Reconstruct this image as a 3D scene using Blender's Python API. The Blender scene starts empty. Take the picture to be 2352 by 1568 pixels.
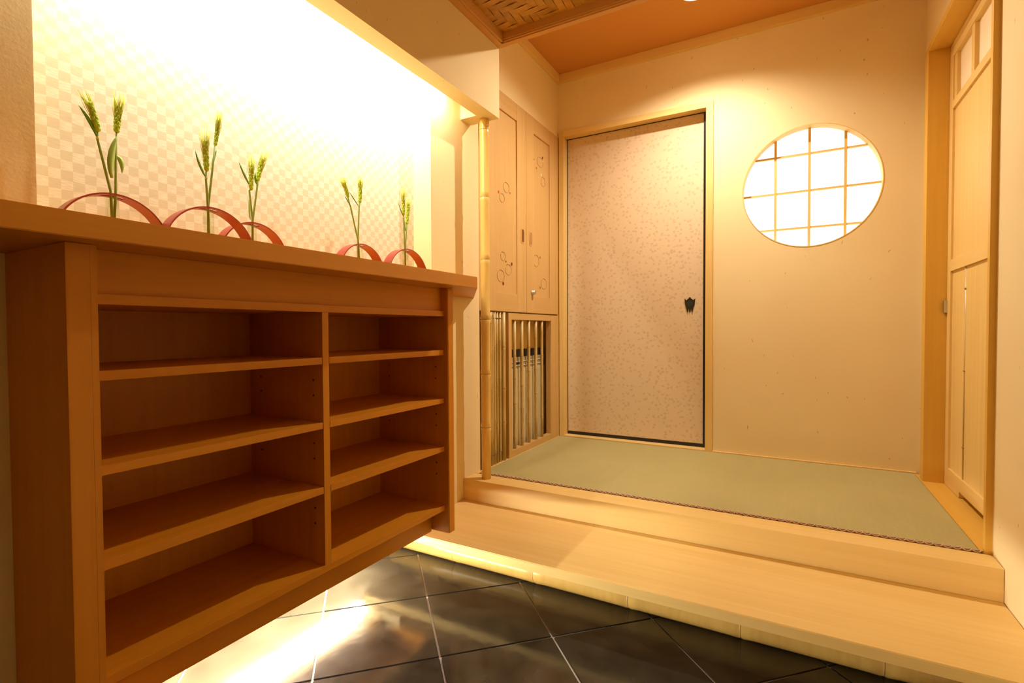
import bpy, bmesh, math, random
from mathutils import Vector, Matrix
random.seed(7)
R = math.radians
SC = bpy.context.scene
COL = SC.collection

# ------------------------------------------------------------------ camera
YAW, PITCH, ROLL = R(29.103), R(1.30), R(-0.284)
fw = Vector((-math.sin(YAW)*math.cos(PITCH), math.cos(YAW)*math.cos(PITCH), -math.sin(PITCH)))
rt = Vector((math.cos(YAW), math.sin(YAW), 0)); up = rt.cross(fw)
r2 = rt*math.cos(ROLL) + up*math.sin(ROLL); u2 = -rt*math.sin(ROLL) + up*math.cos(ROLL)
cd = bpy.data.cameras.new('camera'); cam = bpy.data.objects.new('camera', cd); COL.objects.link(cam)
cd.sensor_fit = 'HORIZONTAL'; cd.sensor_width = 36.0; cd.lens = 1154.9/2352*36.0
cd.clip_start = 0.02
M = Matrix.Identity(4)
for i in range(3):
    M[i][0] = r2[i]; M[i][1] = u2[i]; M[i][2] = -fw[i]
M[0][3], M[1][3], M[2][3] = 0, 0, 0.9018
cam.matrix_world = M
SC.camera = cam

# ------------------------------------------------------------------ world, exposure
w = bpy.data.worlds.new('world'); SC.world = w; w.use_nodes = True
w.node_tree.nodes['Background'].inputs[0].default_value = (0.9, 0.75, 0.55, 1)
w.node_tree.nodes['Background'].inputs[1].default_value = 0.05
SC.view_settings.view_transform = 'Standard'; SC.view_settings.look = 'None'
SC.view_settings.gamma = 1.0; SC.view_settings.exposure = 0.0
SC.view_settings.use_curve_mapping = False
SC.cycles.use_denoising = True
SC.cycles.max_bounces = 10; SC.cycles.diffuse_bounces = 7; SC.cycles.glossy_bounces = 4; SC.cycles.transparent_max_bounces = 12
SC.cycles.use_adaptive_sampling = True; SC.cycles.adaptive_threshold = 0.02
SC.cycles.sample_clamp_indirect = 5.0
SC.cycles.caustics_reflective = False; SC.cycles.caustics_refractive = False

# lamp settings (the lamps themselves are built further down)
WARM = (1.0, 0.875, 0.75)
LAMP_POS = Vector((-0.40, 2.445, 2.428))
E_DOWN, E_NICHE, E_UNDER, E_ENTRY_FILL = 114.0, 22.0, 82.0, 1.0
E_WINDOW = 1.6

# ------------------------------------------------------------------ main dimensions (metres)
XA, XN, XR = -1.262, -1.3515, 0.5075        # left wall, niche back, right wall
YB, YFRONT = 2.8425, -1.1                   # back wall, wall behind the viewer
YK, YT, YS = 1.8205, 1.9197, 1.4203         # threshold beam front, mat front, step front
ZK, ZS = 0.249, 0.1573                      # mat level, step level
ZC, ZCE = 2.439, 2.153                      # ceilings
XF, ZC0, ZC1 = -0.9536, 1.0469, 1.0861      # counter
XBM, XBI, YBE, YBI, ZB, ZBT = -1.111, -1.181, 1.893, 1.817, 1.815, 2.113   # light box
YN1, YN2 = 0.4037, 1.6076                   # niche ends

# ------------------------------------------------------------------ helpers
MATS = {}
def nodes(name):
    m = bpy.data.materials.new(name); m.use_nodes = True
    nt = m.node_tree; b = nt.nodes['Principled BSDF']
    MATS[name] = m
    return m, nt, b
def N(nt, t, **k):
    n = nt.nodes.new(t)
    for a, v in k.items():
        if a in n.inputs: n.inputs[a].default_value = v
        else: setattr(n, a, v)
    return n
def L(nt, a, b): nt.links.new(a, b)
def ramp(nt, fac, stops):
    r = nt.nodes.new('ShaderNodeValToRGB'); L(nt, fac, r.inputs[0])
    e = r.color_ramp.elements
    while len(e) < len(stops): e.new(0.5)
    for el, (p, c) in zip(e, stops):
        el.position = p; el.color = (*c, 1) if len(c) == 3 else c
    return r
def coords(nt, scale=(1, 1, 1), rot=(0, 0, 0)):
    g = nt.nodes.new('ShaderNodeNewGeometry')
    mp = nt.nodes.new('ShaderNodeMapping'); mp.inputs['Scale'].default_value = scale; mp.inputs['Rotation'].default_value = rot
    L(nt, g.outputs['Position'], mp.inputs[0]); return mp.outputs[0]
def bump(nt, b, h, strength, dist=0.002):
    n = N(nt, 'ShaderNodeBump', Strength=strength, Distance=dist)
    L(nt, h, n.inputs['Height']); L(nt, n.outputs[0], b.inputs['Normal']); return n
def plain(name, c, rough=0.6, metal=0.0, spec=0.5):
    m, nt, b = nodes(name)
    b.inputs['Base Color'].default_value = (*c, 1); b.inputs['Roughness'].default_value = rough
    b.inputs['Metallic'].default_value = metal; b.inputs['Specular IOR Level'].default_value = spec
    return m
def wood(name, axis, c1, c2, rough=0.45, spec=0.35, k=1.0):
    """straight fine grain running along the given world axis"""
    m, nt, b = nodes(name)
    s = [55*k, 55*k, 55*k]; s['XYZ'.index(axis)] = 1.6
    v = coords(nt, s)
    n1 = N(nt, 'ShaderNodeTexNoise', Scale=1.0, Detail=5.0, Roughness=0.62); L(nt, v, n1.inputs['Vector'])
    s2 = [7*k, 7*k, 7*k]; s2['XYZ'.index(axis)] = 0.45
    v2 = coords(nt, s2)
    n2 = N(nt, 'ShaderNodeTexNoise', Scale=1.0, Detail=2.0); L(nt, v2, n2.inputs['Vector'])
    mx = N(nt, 'ShaderNodeMath', operation='MULTIPLY_ADD'); mx.inputs[1].default_value = 0.55
    h = N(nt, 'ShaderNodeMath', operation='MULTIPLY'); h.inputs[1].default_value = 0.45; L(nt, n2.outputs[0], h.inputs[0])
    L(nt, n1.outputs[0], mx.inputs[0]); L(nt, h.outputs[0], mx.inputs[2])
    r = ramp(nt, mx.outputs[0], [(0.30, c2), (0.62, c1)])
    L(nt, r.outputs[0], b.inputs['Base Color'])
    b.inputs['Roughness'].default_value = rough; b.inputs['Specular IOR Level'].default_value = spec
    bump(nt, b, n1.outputs[0], 0.05, 0.001)
    return m
def plaster(name, c, c2, fleck, ax='Y', amount=0.5):
    """warm plaster with a few short straw flecks"""
    m, nt, b = nodes(name)
    v = coords(nt)
    n = N(nt, 'ShaderNodeTexNoise', Scale=130.0, Detail=4.0); L(nt, v, n.inputs['Vector'])
    n3 = N(nt, 'ShaderNodeTexNoise', Scale=2.2, Detail=2.0); L(nt, v, n3.inputs['Vector'])
    base = ramp(nt, n3.outputs[0], [(0.35, c2), (0.65, c)])
    vf = coords(nt, (34, 34, 17), (0.5, 0.4, 0.3))
    nw = N(nt, 'ShaderNodeTexNoise', Scale=1.3, Detail=1.0); L(nt, vf, nw.inputs['Vector'])
    ad = N(nt, 'ShaderNodeVectorMath', operation='ADD'); L(nt, vf, ad.inputs[0]); L(nt, nw.outputs['Color'], ad.inputs[1])
    vo = N(nt, 'ShaderNodeTexVoronoi', Scale=1.0); L(nt, ad.outputs[0], vo.inputs['Vector'])
    near = N(nt, 'ShaderNodeMath', operation='LESS_THAN'); near.inputs[1].default_value = 0.10; L(nt, vo.outputs['Distance'], near.inputs[0])
    sep = N(nt, 'ShaderNodeSeparateColor'); L(nt, vo.outputs['Color'], sep.inputs[0])
    few = N(nt, 'ShaderNodeMath', operation='LESS_THAN'); few.inputs[1].default_value = 0.42*amount; L(nt, sep.outputs[0], few.inputs[0])
    ml = N(nt, 'ShaderNodeMath', operation='MULTIPLY'); L(nt, near.outputs[0], ml.inputs[0]); L(nt, few.outputs[0], ml.inputs[1])
    m2 = N(nt, 'ShaderNodeMath', operation='MULTIPLY'); m2.inputs[1].default_value = 0.38; L(nt, ml.outputs[0], m2.inputs[0])
    mix = N(nt, 'ShaderNodeMix', data_type='RGBA'); L(nt, m2.outputs[0], mix.inputs['Factor']); L(nt, base.outputs[0], mix.inputs[6])
    mix.inputs[7].default_value = (*fleck, 1)
    L(nt, mix.outputs[2], b.inputs['Base Color'])
    b.inputs['Roughness'].default_value = 0.9; b.inputs['Specular IOR Level'].default_value = 0.15
    bump(nt, b, n.outputs[0], 0.12, 0.002)
    return m

# bmesh shapes (all in world coordinates) -------------------------------
def bm_box(bm, x0, x1, y0, y1, z0, z1, bev=0.0):
    vs = [bm.verts.new((x, y, z)) for x in (x0, x1) for y in (y0, y1) for z in (z0, z1)]
    fs = [(0, 1, 3, 2), (4, 6, 7, 5), (0, 4, 5, 1), (2, 3, 7, 6), (0, 2, 6, 4), (1, 5, 7, 3)]
    faces = [bm.faces.new([vs[i] for i in f]) for f in fs]
    if bev > 0:
        es = list({e for f in faces for e in f.edges})
        bmesh.ops.bevel(bm, geom=es, offset=bev, segments=2, profile=0.7, affect='EDGES')
    return bm
def box(x0, x1, y0, y1, z0, z1, bev=0.0):
    return bm_box(bmesh.new(), min(x0, x1), max(x0, x1), min(y0, y1), max(y0, y1), min(z0, z1), max(z0, z1), bev)
def bm_prism(bm, pts, d, bev=0.0):
    """polygon of 3D points extruded along vector d"""
    d = Vector(d); n = len(pts)
    a = [bm.verts.new(p) for p in pts]; b = [bm.verts.new(Vector(p)+d) for p in pts]
    fs = [bm.faces.new(list(reversed(a))), bm.faces.new(b)]
    for i in range(n): fs.append(bm.faces.new((a[i], a[(i+1) % n], b[(i+1) % n], b[i])))
    if bev > 0:
        es = list({e for f in fs for e in f.edges})
        bmesh.ops.bevel(bm, geom=es, offset=bev, segments=2, affect='EDGES')
    return bm
def prism(pts, d, bev=0.0): return bm_prism(bmesh.new(), pts, d, bev)
def bm_tube(bm, path, rad, seg=10, cap=True):
    """tube along a path; rad is a number or one radius per point"""
    P = [Vector(p) for p in path]; n = len(P)
    rs = rad if isinstance(rad, (list, tuple)) else [rad]*n
    prev = None; rings = []
    for i in range(n):
        t = (P[min(i+1, n-1)]-P[max(i-1, 0)]).normalized()
        if prev is None:
            a = Vector((0, 0, 1)) if abs(t.z) < 0.9 else Vector((1, 0, 0))
            u = t.cross(a).normalized()
        else:
            u = (prev-t*prev.dot(t)).normalized()
        prev = u; v = t.cross(u)
        rings.append([bm.verts.new(P[i]+(u*math.cos(2*math.pi*k/seg)+v*math.sin(2*math.pi*k/seg))*rs[i]) for k in range(seg)])
    for i in range(n-1):
        for k in range(seg):
            f = bm.faces.new((rings[i][k], rings[i][(k+1) % seg], rings[i+1][(k+1) % seg], rings[i+1][k])); f.smooth = True
    if cap:
        bm.faces.new(list(reversed(rings[0]))); bm.faces.new(rings[-1])
    return bm
def tube(path, rad, seg=10, cap=True): return bm_tube(bmesh.new(), path, rad, seg, cap)
def bm_ell(bm, c, ax, r, l, seg=6, rings=5):
    """spindle along axis ax, centre c, radius r, half length l"""
    ax = Vector(ax).normalized(); path = []; rs = []
    for i in range(rings+1):
        t = -1+2*i/rings
        path.append(Vector(c)+ax*l*t); rs.append(max(r*math.sqrt(max(1-t*t, 0)), r*0.08))
    return bm_tube(bm, path, rs, seg)

def finish(bm, name, mat, loc):
    bmesh.ops.recalc_face_normals(bm, faces=bm.faces)
    me = bpy.data.meshes.new(name); bm.to_mesh(me); bm.free()
    me.transform(Matrix.Translation(-Vector(loc)))
    for mm in (mat if isinstance(mat, (list, tuple)) else [mat]): me.materials.append(mm)
    return me
def wloc(o):
    l = Vector(o.location)
    while o.parent: o = o.parent; l += Vector(o.location)
    return l
def part(name, bm, mat, parent):
    o = bpy.data.objects.new(name, finish(bm, name, mat, wloc(parent))); COL.objects.link(o); o.parent = parent
    return o
def tag(o, label, cat, group=None, kind=None):
    if label: o['label'] = label
    if cat: o['category'] = cat
    if group: o['group'] = group
    if kind: o['kind'] = kind
    return o
def thing(name, loc, label, cat, group=None, kind=None):
    o = bpy.data.objects.new(name, None); COL.objects.link(o); o.location = loc; o.empty_display_size = 0.05
    return tag(o, label, cat, group, kind)
def solid(name, bm, mat, loc, label=None, cat=None, group=None, kind=None):
    o = bpy.data.objects.new(name, finish(bm, name, mat, loc)); COL.objects.link(o); o.location = loc
    return tag(o, label, cat, group, kind)
def struct(name, bm, mat, loc=(0, 0, 0), label=None):
    return solid(name, bm, mat, loc, label, None, None, 'structure')

# ------------------------------------------------------------------ materials
PL = plaster('plaster', (0.81, 0.675, 0.375), (0.785, 0.64, 0.345), (0.20, 0.11, 0.04))
PLC = plaster('ceiling_paper', (0.60, 0.275, 0.065), (0.58, 0.265, 0.06), (0.36, 0.13, 0.04), amount=0.3)
H1, H2 = (0.78, 0.56, 0.205), (0.70, 0.475, 0.145)
HX = wood('cypress_x', 'X', H1, H2); HY = wood('cypress_y', 'Y', H1, H2); HZ = wood('cypress_z', 'Z', H1, H2)
J1, J2 = (0.70, 0.42, 0.070), (0.62, 0.35, 0.045)
JX = wood('jamb_wood_x', 'X', J1, J2); JY = wood('jamb_wood_y', 'Y', J1, J2); JZ = wood('jamb_wood_z', 'Z', J1, J2)
K1, K2 = (0.62, 0.395, 0.145), (0.55, 0.335, 0.105)
KY = wood('cupboard_wood_y', 'Y', K1, K2); KZ = wood('cupboard_wood_z', 'Z', K1, K2)
D1, D2 = (0.61, 0.243, 0.010), (0.515, 0.187, 0.006)
DY = wood('shelf_wood_y', 'Y', D1, D2, 0.42); DZ = wood('shelf_wood_z', 'Z', D1, D2, 0.42); DX = wood('shelf_wood_x', 'X', D1, D2, 0.42)
CY = wood('counter_wood', 'Y', (0.63, 0.268, 0.018), (0.55, 0.218, 0.012), 0.40)
FRAME = wood('frame_wood', 'X', (0.62, 0.33, 0.09), (0.55, 0.28, 0.07), 0.5); FRAMEY = wood('frame_wood_y', 'Y', (0.62, 0.33, 0.09), (0.55, 0.28, 0.07), 0.5)

def make_wallpaper():
    m, nt, b = nodes('checker_wallpaper')
    g = nt.nodes.new('ShaderNodeNewGeometry'); sp = N(nt, 'ShaderNodeSeparateXYZ'); L(nt, g.outputs['Position'], sp.inputs[0])
    S = 0.0208
    def cell(sock, off):
        a = N(nt, 'ShaderNodeMath', operation='MULTIPLY_ADD'); a.inputs[1].default_value = 1/S; a.inputs[2].default_value = off; L(nt, sock, a.inputs[0])
        f = N(nt, 'ShaderNodeMath', operation='FLOOR'); L(nt, a.outputs[0], f.inputs[0]); return f.outputs[0]
    cy, cz = cell(sp.outputs[1], 0.3), cell(sp.outputs[2], 0.1)
    ad = N(nt, 'ShaderNodeMath', operation='ADD'); L(nt, cy, ad.inputs[0]); L(nt, cz, ad.inputs[1])
    md = N(nt, 'ShaderNodeMath', operation='FLOORED_MODULO'); md.inputs[1].default_value = 2.0; L(nt, ad.outputs[0], md.inputs[0])
    rt_ = N(nt, 'ShaderNodeMath', operation='ROUND'); L(nt, md.outputs[0], rt_.inputs[0])
    v = coords(nt, (20, 50, 620)); n = N(nt, 'ShaderNodeTexNoise', Scale=1.0, Detail=2.0); L(nt, v, n.inputs['Vector'])
    light = ramp(nt, n.outputs[0], [(0.40, (0.655, 0.585, 0.42)), (0.60, (0.76, 0.70, 0.545))])
    dark = ramp(nt, n.outputs[0], [(0.3, (0.585, 0.515, 0.35)), (0.7, (0.635, 0.565, 0.39))])
    mix = N(nt, 'ShaderNodeMix', data_type='RGBA'); L(nt, rt_.outputs[0], mix.inputs['Factor']); L(nt, dark.outputs[0], mix.inputs[6]); L(nt, light.outputs[0], mix.inputs[7])
    L(nt, mix.outputs[2], b.inputs['Base Color']); b.inputs['Roughness'].default_value = 0.75; b.inputs['Specular IOR Level'].default_value = 0.2
    bump(nt, b, n.outputs[0], 0.15, 0.001)
    return m
WPAPER = make_wallpaper()

def make_fusuma():
    m, nt, b = nodes('fusuma_paper')
    v = coords(nt, (36, 1, 38), (0, 0.5, 0))
    nw = N(nt, 'ShaderNodeTexNoise', Scale=3.4, Detail=2.0); L(nt, v, nw.inputs['Vector'])
    sc = N(nt, 'ShaderNodeVectorMath', operation='SCALE'); sc.inputs['Scale'].default_value = 0.75; L(nt, nw.outputs['Color'], sc.inputs[0])
    ad = N(nt, 'ShaderNodeVectorMath', operation='ADD'); L(nt, v, ad.inputs[0]); L(nt, sc.outputs[0], ad.inputs[1])
    vo = N(nt, 'ShaderNodeTexVoronoi', Scale=1.25, Randomness=0.8); L(nt, ad.outputs[0], vo.inputs['Vector'])
    r = ramp(nt, vo.outputs['Distance'], [(0.27, (0.585, 0.435, 0.25)), (0.40, (0.68, 0.53, 0.325))])
    L(nt, r.outputs[0], b.inputs['Base Color']); b.inputs['Roughness'].default_value = 0.55; b.inputs['Specular IOR Level'].default_value = 0.4
    return m
FUSUMA = make_fusuma()

def make_tatami():
    m, nt, b = nodes('tatami_rush')
    v = coords(nt)
    wv = N(nt, 'ShaderNodeTexWave', wave_type='BANDS', bands_direction='X', Scale=62.0, Distortion=0.6, Detail=1.0); L(nt, v, wv.inputs['Vector'])
    n = N(nt, 'ShaderNodeTexNoise', Scale=3.0, Detail=2.0); L(nt, v, n.inputs['Vector'])
    nf = N(nt, 'ShaderNodeTexNoise', Scale=1.0, Detail=3.0); vf = coords(nt, (15, 320, 15)); L(nt, vf, nf.inputs['Vector'])
    r = ramp(nt, n.outputs[0], [(0.3, (0.435, 0.385, 0.150)), (0.7, (0.48, 0.42, 0.170))])
    mx = N(nt, 'ShaderNodeMix', data_type='RGBA', blend_type='MULTIPLY'); mx.inputs['Factor'].default_value = 0.25
    L(nt, r.outputs[0], mx.inputs[6]); L(nt, nf.outputs['Color'], mx.inputs[7])
    L(nt, mx.outputs[2], b.inputs['Base Color']); b.inputs['Roughness'].default_value = 0.55; b.inputs['Specular IOR Level'].default_value = 0.3
    bump(nt, b, wv.outputs[0], 0.25, 0.001)
    return m
TATAMI = make_tatami()

def make_slate():
    m, nt, b = nodes('dark_glazed_tile')
    v = coords(nt)
    n = N(nt, 'ShaderNodeTexNoise', Scale=9.0, Detail=6.0, Roughness=0.6); L(nt, v, n.inputs['Vector'])
    r = ramp(nt, n.outputs[0], [(0.3, (0.014, 0.011, 0.007)), (0.7, (0.040, 0.032, 0.020))])
    L(nt, r.outputs[0], b.inputs['Base Color'])
    rr = N(nt, 'ShaderNodeMapRange'); rr.inputs['To Min'].default_value = 0.07; rr.inputs['To Max'].default_value = 0.19; L(nt, n.outputs[0], rr.inputs[0])
    L(nt, rr.outputs[0], b.inputs['Roughness']); b.inputs['Specular IOR Level'].default_value = 0.55
    vw = coords(nt, (5, 5, 5)); n2 = N(nt, 'ShaderNodeTexNoise', Scale=1.0, Detail=3.0); L(nt, vw, n2.inputs['Vector'])
    n4 = N(nt, 'ShaderNodeTexNoise', Scale=38.0, Detail=3.0); L(nt, v, n4.inputs['Vector'])
    m4 = N(nt, 'ShaderNodeMath', operation='MULTIPLY_ADD'); m4.inputs[1].default_value = 0.05; L(nt, n4.outputs[0], m4.inputs[0]); L(nt, n2.outputs[0], m4.inputs[2])
    bump(nt, b, m4.outputs[0], 0.10, 0.02)
    return m
SLATE = make_slate()
GROUT = plain('grout', (0.50, 0.46, 0.41), 0.22)

def make_bamboo(name, c1, c2, rough=0.35):
    m, nt, b = nodes(name)
    v = coords(nt, (60, 60, 6)); n = N(nt, 'ShaderNodeTexNoise', Scale=1.0, Detail=3.0); L(nt, v, n.inputs['Vector'])
    r = ramp(nt, n.outputs[0], [(0.3, c2), (0.7, c1)]); L(nt, r.outputs[0], b.inputs['Base Color'])
    b.inputs['Roughness'].default_value = rough; b.inputs['Specular IOR Level'].default_value = 0.5
    return m
BAM = make_bamboo('bamboo', (0.80, 0.555, 0.165), (0.72, 0.47, 0.12), 0.25)
BAMT = make_bamboo('thin_bamboo', (0.62, 0.45, 0.155), (0.50, 0.34, 0.10), 0.35)
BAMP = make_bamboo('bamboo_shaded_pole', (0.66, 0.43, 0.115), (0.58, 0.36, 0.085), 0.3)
BAMN = plain('bamboo_node', (0.40, 0.24, 0.07), 0.5)
def make_weave():
    m, nt, b = nodes('woven_strip')
    oi = N(nt, 'ShaderNodeObjectInfo'); v = coords(nt, (40, 40, 40)); n = N(nt, 'ShaderNodeTexNoise', Scale=1.0, Detail=4.0); L(nt, v, n.inputs['Vector'])
    r = ramp(nt, n.outputs[0], [(0.3, (0.47, 0.225, 0.022)), (0.7, (0.60, 0.315, 0.040))])
    mr = N(nt, 'ShaderNodeMapRange'); mr.inputs['To Min'].default_value = 0.7; mr.inputs['To Max'].default_value = 1.12; L(nt, oi.outputs['Random'], mr.inputs[0])
    mx = N(nt, 'ShaderNodeMix', data_type='RGBA', blend_type='MULTIPLY'); mx.inputs['Factor'].default_value = 1.0
    L(nt, r.outputs[0], mx.inputs[6]); L(nt, mr.outputs[0], mx.inputs[7])
    L(nt, mx.outputs[2], b.inputs['Base Color']); b.inputs['Roughness'].default_value = 0.45
    return m
WEAVE = make_weave()
WEAVEB = plain('weave_backing', (0.24, 0.11, 0.015), 0.8)
BLACK = plain('black_lacquer', (0.012, 0.006, 0.004), 0.3)
IRON = plain('dark_bronze', (0.028, 0.024, 0.016), 0.42, 0.6)
RED = plain('red_lacquer', (0.33, 0.040, 0.022), 0.35)
CORDD = plain('edging_dark', (0.20, 0.10, 0.05), 0.8); CORDL = plain('edging_pale', (0.60, 0.40, 0.24), 0.8)
STEEL = plain('steel', (0.62, 0.60, 0.56), 0.3, 1.0)
PULL = plain('pull_wood', (0.60, 0.34, 0.11), 0.4); PULLD = plain('pull_shade_plate', (0.16, 0.06, 0.012), 0.5); PULLM = plain('pull_shade_pale', (0.40, 0.22, 0.06), 0.5)
INK = plain('inlay_line', (0.34, 0.17, 0.05), 0.5); DOTR = plain('inlay_red', (0.22, 0.025, 0.012), 0.35); DOTO = plain('inlay_orange', (0.55, 0.11, 0.03), 0.35); DOTY = plain('inlay_shell', (0.88, 0.76, 0.42), 0.2)
GRN = plain('stem_green', (0.36, 0.44, 0.075), 0.5); LEAF = plain('leaf_green', (0.27, 0.48, 0.06), 0.5); LEAFP = plain('leaf_pale', (0.45, 0.60, 0.14), 0.5); EAR = plain('ear_green', (0.64, 0.80, 0.07), 0.55); AWN = plain('awn_green', (0.80, 0.82, 0.16), 0.6)
CREAM = plain('appliance_cream', (0.66, 0.58, 0.36), 0.5); GREYB = plain('appliance_grille', (0.40, 0.34, 0.20), 0.5); VOID = plain('appliance_slot', (0.015, 0.008, 0.004), 0.7)
HOUSING = plain('lamp_housing', (0.75, 0.72, 0.66), 0.5)
PEG = plain('peg_hole_dark', (0.05, 0.018, 0.004), 0.6)
def translucent(m, amt):
    nt = m.node_tree; b = nt.nodes['Principled BSDF']; out = [n for n in nt.nodes if n.type == 'OUTPUT_MATERIAL'][0]
    t = N(nt, 'ShaderNodeBsdfTranslucent'); t.inputs[0].default_value = b.inputs['Base Color'].default_value
    mx = N(nt, 'ShaderNodeMixShader'); mx.inputs[0].default_value = amt
    L(nt, b.outputs[0], mx.inputs[1]); L(nt, t.outputs[0], mx.inputs[2]); L(nt, mx.outputs[0], out.inputs[0])
for nm in ('leaf_green', 'leaf_pale', 'ear_green', 'awn_green', 'stem_green'): translucent(MATS[nm], 0.4)
def make_paper(name, strength, col, base=(0.85, 0.80, 0.70)):
    m, nt, b = nodes(name)
    b.inputs['Base Color'].default_value = (*base, 1); b.inputs['Roughness'].default_value = 0.8
    b.inputs['Emission Color'].default_value = (*col, 1); b.inputs['Emission Strength'].default_value = strength
    return m
PAPER = make_paper('backlit_shoji_paper', E_WINDOW, (1.0, 0.97, 0.90)); PAPER2 = plain('shoji_paper', (0.86, 0.72, 0.46), 0.8)
LENS = make_paper('lamp_lens', 14.0, (1.0, 0.82, 0.58))
TUBE = make_paper('lamp_tube', 6.0, (1.0, 0.86, 0.62))
def make_glass():
    m, nt, b = nodes('clear_glass')
    out = [n for n in nt.nodes if n.type == 'OUTPUT_MATERIAL'][0]
    tr = N(nt, 'ShaderNodeBsdfTransparent'); tr.inputs[0].default_value = (0.95, 0.97, 0.93, 1)
    gl = N(nt, 'ShaderNodeBsdfGlossy', Roughness=0.03); lw_ = N(nt, 'ShaderNodeLayerWeight', Blend=0.15); fr_ = N(nt, 'ShaderNodeMath', operation='MULTIPLY'); fr_.inputs[1].default_value = 0.30; L(nt, lw_.outputs['Facing'], fr_.inputs[0])
    mx = N(nt, 'ShaderNodeMixShader'); L(nt, fr_.outputs[0], mx.inputs[0]); L(nt, tr.outputs[0], mx.inputs[1]); L(nt, gl.outputs[0], mx.inputs[2]); L(nt, mx.outputs[0], out.inputs[0])
    return m
GLASS = make_glass()

# ------------------------------------------------------------------ floor: glazed tiles laid diagonally
TS, TT, TA, GAP = 0.180, 1.7036, 0.3308, 0.006
floor = struct('floor', box(XA-0.3, XR+0.1, YFRONT-0.1, YB+0.3, -0.06, -0.004), GROUT)
def clip(poly, f):
    out = []
    for i in range(len(poly)):
        a, b = poly[i], poly[(i+1) % len(poly)]; fa, fb = f(a), f(b)
        if fa >= 0: out.append(a)
        if (fa < 0) != (fb < 0):
            t = fa/(fa-fb); out.append((a[0]+(b[0]-a[0])*t, a[1]+(b[1]-a[1])*t))
    return out
q = 2**0.5
whole = None
for i in range(-12, 12):
    for j in range(-12, 12):
        s0, s1 = TS+i*TA+GAP/2, TS+(i+1)*TA-GAP/2; t0, t1 = TT+j*TA+GAP/2, TT+(j+1)*TA-GAP/2
        P = [((s-t)/q, (s+t)/q) for s, t in ((s0, t0), (s1, t0), (s1, t1), (s0, t1))]
        full = list(P)
        for f in (lambda p: p[0]+1.462, lambda p: XR-p[0], lambda p: p[1]-YFRONT, lambda p: 1.70-p[1]):
            P = clip(P, f)
            if len(P) < 3: break
        if len(P) < 3: continue
        c = (sum(p[0] for p in full)/4, sum(p[1] for p in full)/4)
        tilt = (random.gauss(0, 0.0016), random.gauss(0, 0.0016), 0)
        if len(P) == 4 and all((abs(a[0]-b[0])+abs(a[1]-b[1])) < 1e-9 for a, b in zip(P, full)):
            if whole is None:
                bm = prism([(x-c[0], y-c[1], -0.012) for x, y in P], (0, 0, 0.012), 0.0014)
                whole = finish(bm, 'tile', SLATE, (0, 0, 0))
            o = bpy.data.objects.new('tile', whole)
        else:
            ar = 0
            for a, b in zip(P, P[1:]+P[:1]): ar += a[0]*b[1]-a[1]*b[0]
            if abs(ar)/2 < 0.0004: continue
            bm = prism([(x-c[0], y-c[1], -0.012) for x, y in P], (0, 0, 0.012))
            o = bpy.data.objects.new('tile', finish(bm, 'tile', SLATE, (0, 0, 0)))
        COL.objects.link(o); o.parent = floor; o.location = (c[0], c[1], 0); o.rotation_euler = tilt

# ------------------------------------------------------------------ walls
XO = -1.75
bm = bmesh.new()
bm_box(bm, XO, XA, YFRONT, 0.388, 0, 2.50)
bm_box(bm, XO, -1.462, 0.388, 1.635, 0, 0.200); bm_box(bm, XO, -1.372, 0.388, 1.402, 0.200, 0.2055)
bm_box(bm, XO, -1.372, 0.388, 1.402, 0.205, 1.045)
bm_box(bm, XO, XA, 1.402, 1.635, ZS, 1.0468); bm_box(bm, XO, XA, 1.635, 1.958, 0, 1.0468)
bm_box(bm, XO, -1.353, 0.388, YN2, 1.0468, 2.50)
bm_box(bm, XO, XA, 0.388, YN1, 1.0468, 2.50)
bm_box(bm, XO, XA, YN2, 1.958, 1.0468, 2.50)
bm_box(bm, XO, -1.2555, 1.958, YB+0.2, 2.072, 2.50)
bm_box(bm, XO, -1.70, 1.958, YB+0.2, 0, 2.072)
wall_left = struct('wall_left', bm, PL, (XA, 0.9, 0))
niche = struct('wall_niche', box(-1.3535, XN, YN1, YN2, 1.04, 2.16), WPAPER, (XN, 1.0, 1.04), 'checkered cream and tan wallpaper in the lit niche above the counter')

FX0, FX1, ZFT = -1.214, -0.402, 2.066
WC, WR = (0.068, 1.594), 0.295
bm = bmesh.new()
Y0, Y1 = YB, YB+0.14
bm_box(bm, XA-0.5, FX0-0.002, Y0, Y1, 0, 2.50); bm_box(bm, FX0-0.002, FX1+0.002, Y0, Y1, ZFT+0.030, 2.50); bm_box(bm, FX0-0.002, FX1+0.002, YB+0.10, Y1, 0, ZFT+0.030)
bm_box(bm, FX1+0.002, -0.30, Y0, Y1, 0, 2.50); bm_box(bm, 0.44, XR+0.6, Y0, Y1, 0, 2.50)
bm_box(bm, -0.30, 0.44, Y0, Y1, 0, 1.22); bm_box(bm, -0.30, 0.44, Y0, Y1, 1.96, 2.50)
n = 96; inn, out, inb = [], [], []
for k in range(n):
    a = 2*math.pi*(k+0.0)/n; ca, sa = math.cos(a), math.sin(a)
    inn.append(bm.verts.new((WC[0]+WR*ca, Y0, WC[1]+WR*sa))); inb.append(bm.verts.new((WC[0]+WR*ca, Y1, WC[1]+WR*sa)))
    tx = ((0.44 if ca > 0 else -0.30)-WC[0])/ca if abs(ca) > 1e-6 else 1e9
    tz = ((1.96 if sa > 0 else 1.22)-WC[1])/sa if abs(sa) > 1e-6 else 1e9
    t = min(tx, tz); out.append(bm.verts.new((WC[0]+t*ca, Y0, WC[1]+t*sa)))
for k in range(n):
    j = (k+1) % n
    bm.faces.new((inn[k], inn[j], out[j], out[k])); f = bm.faces.new((inn[k], inb[k], inb[j], inn[j])); f.smooth = True
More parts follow.
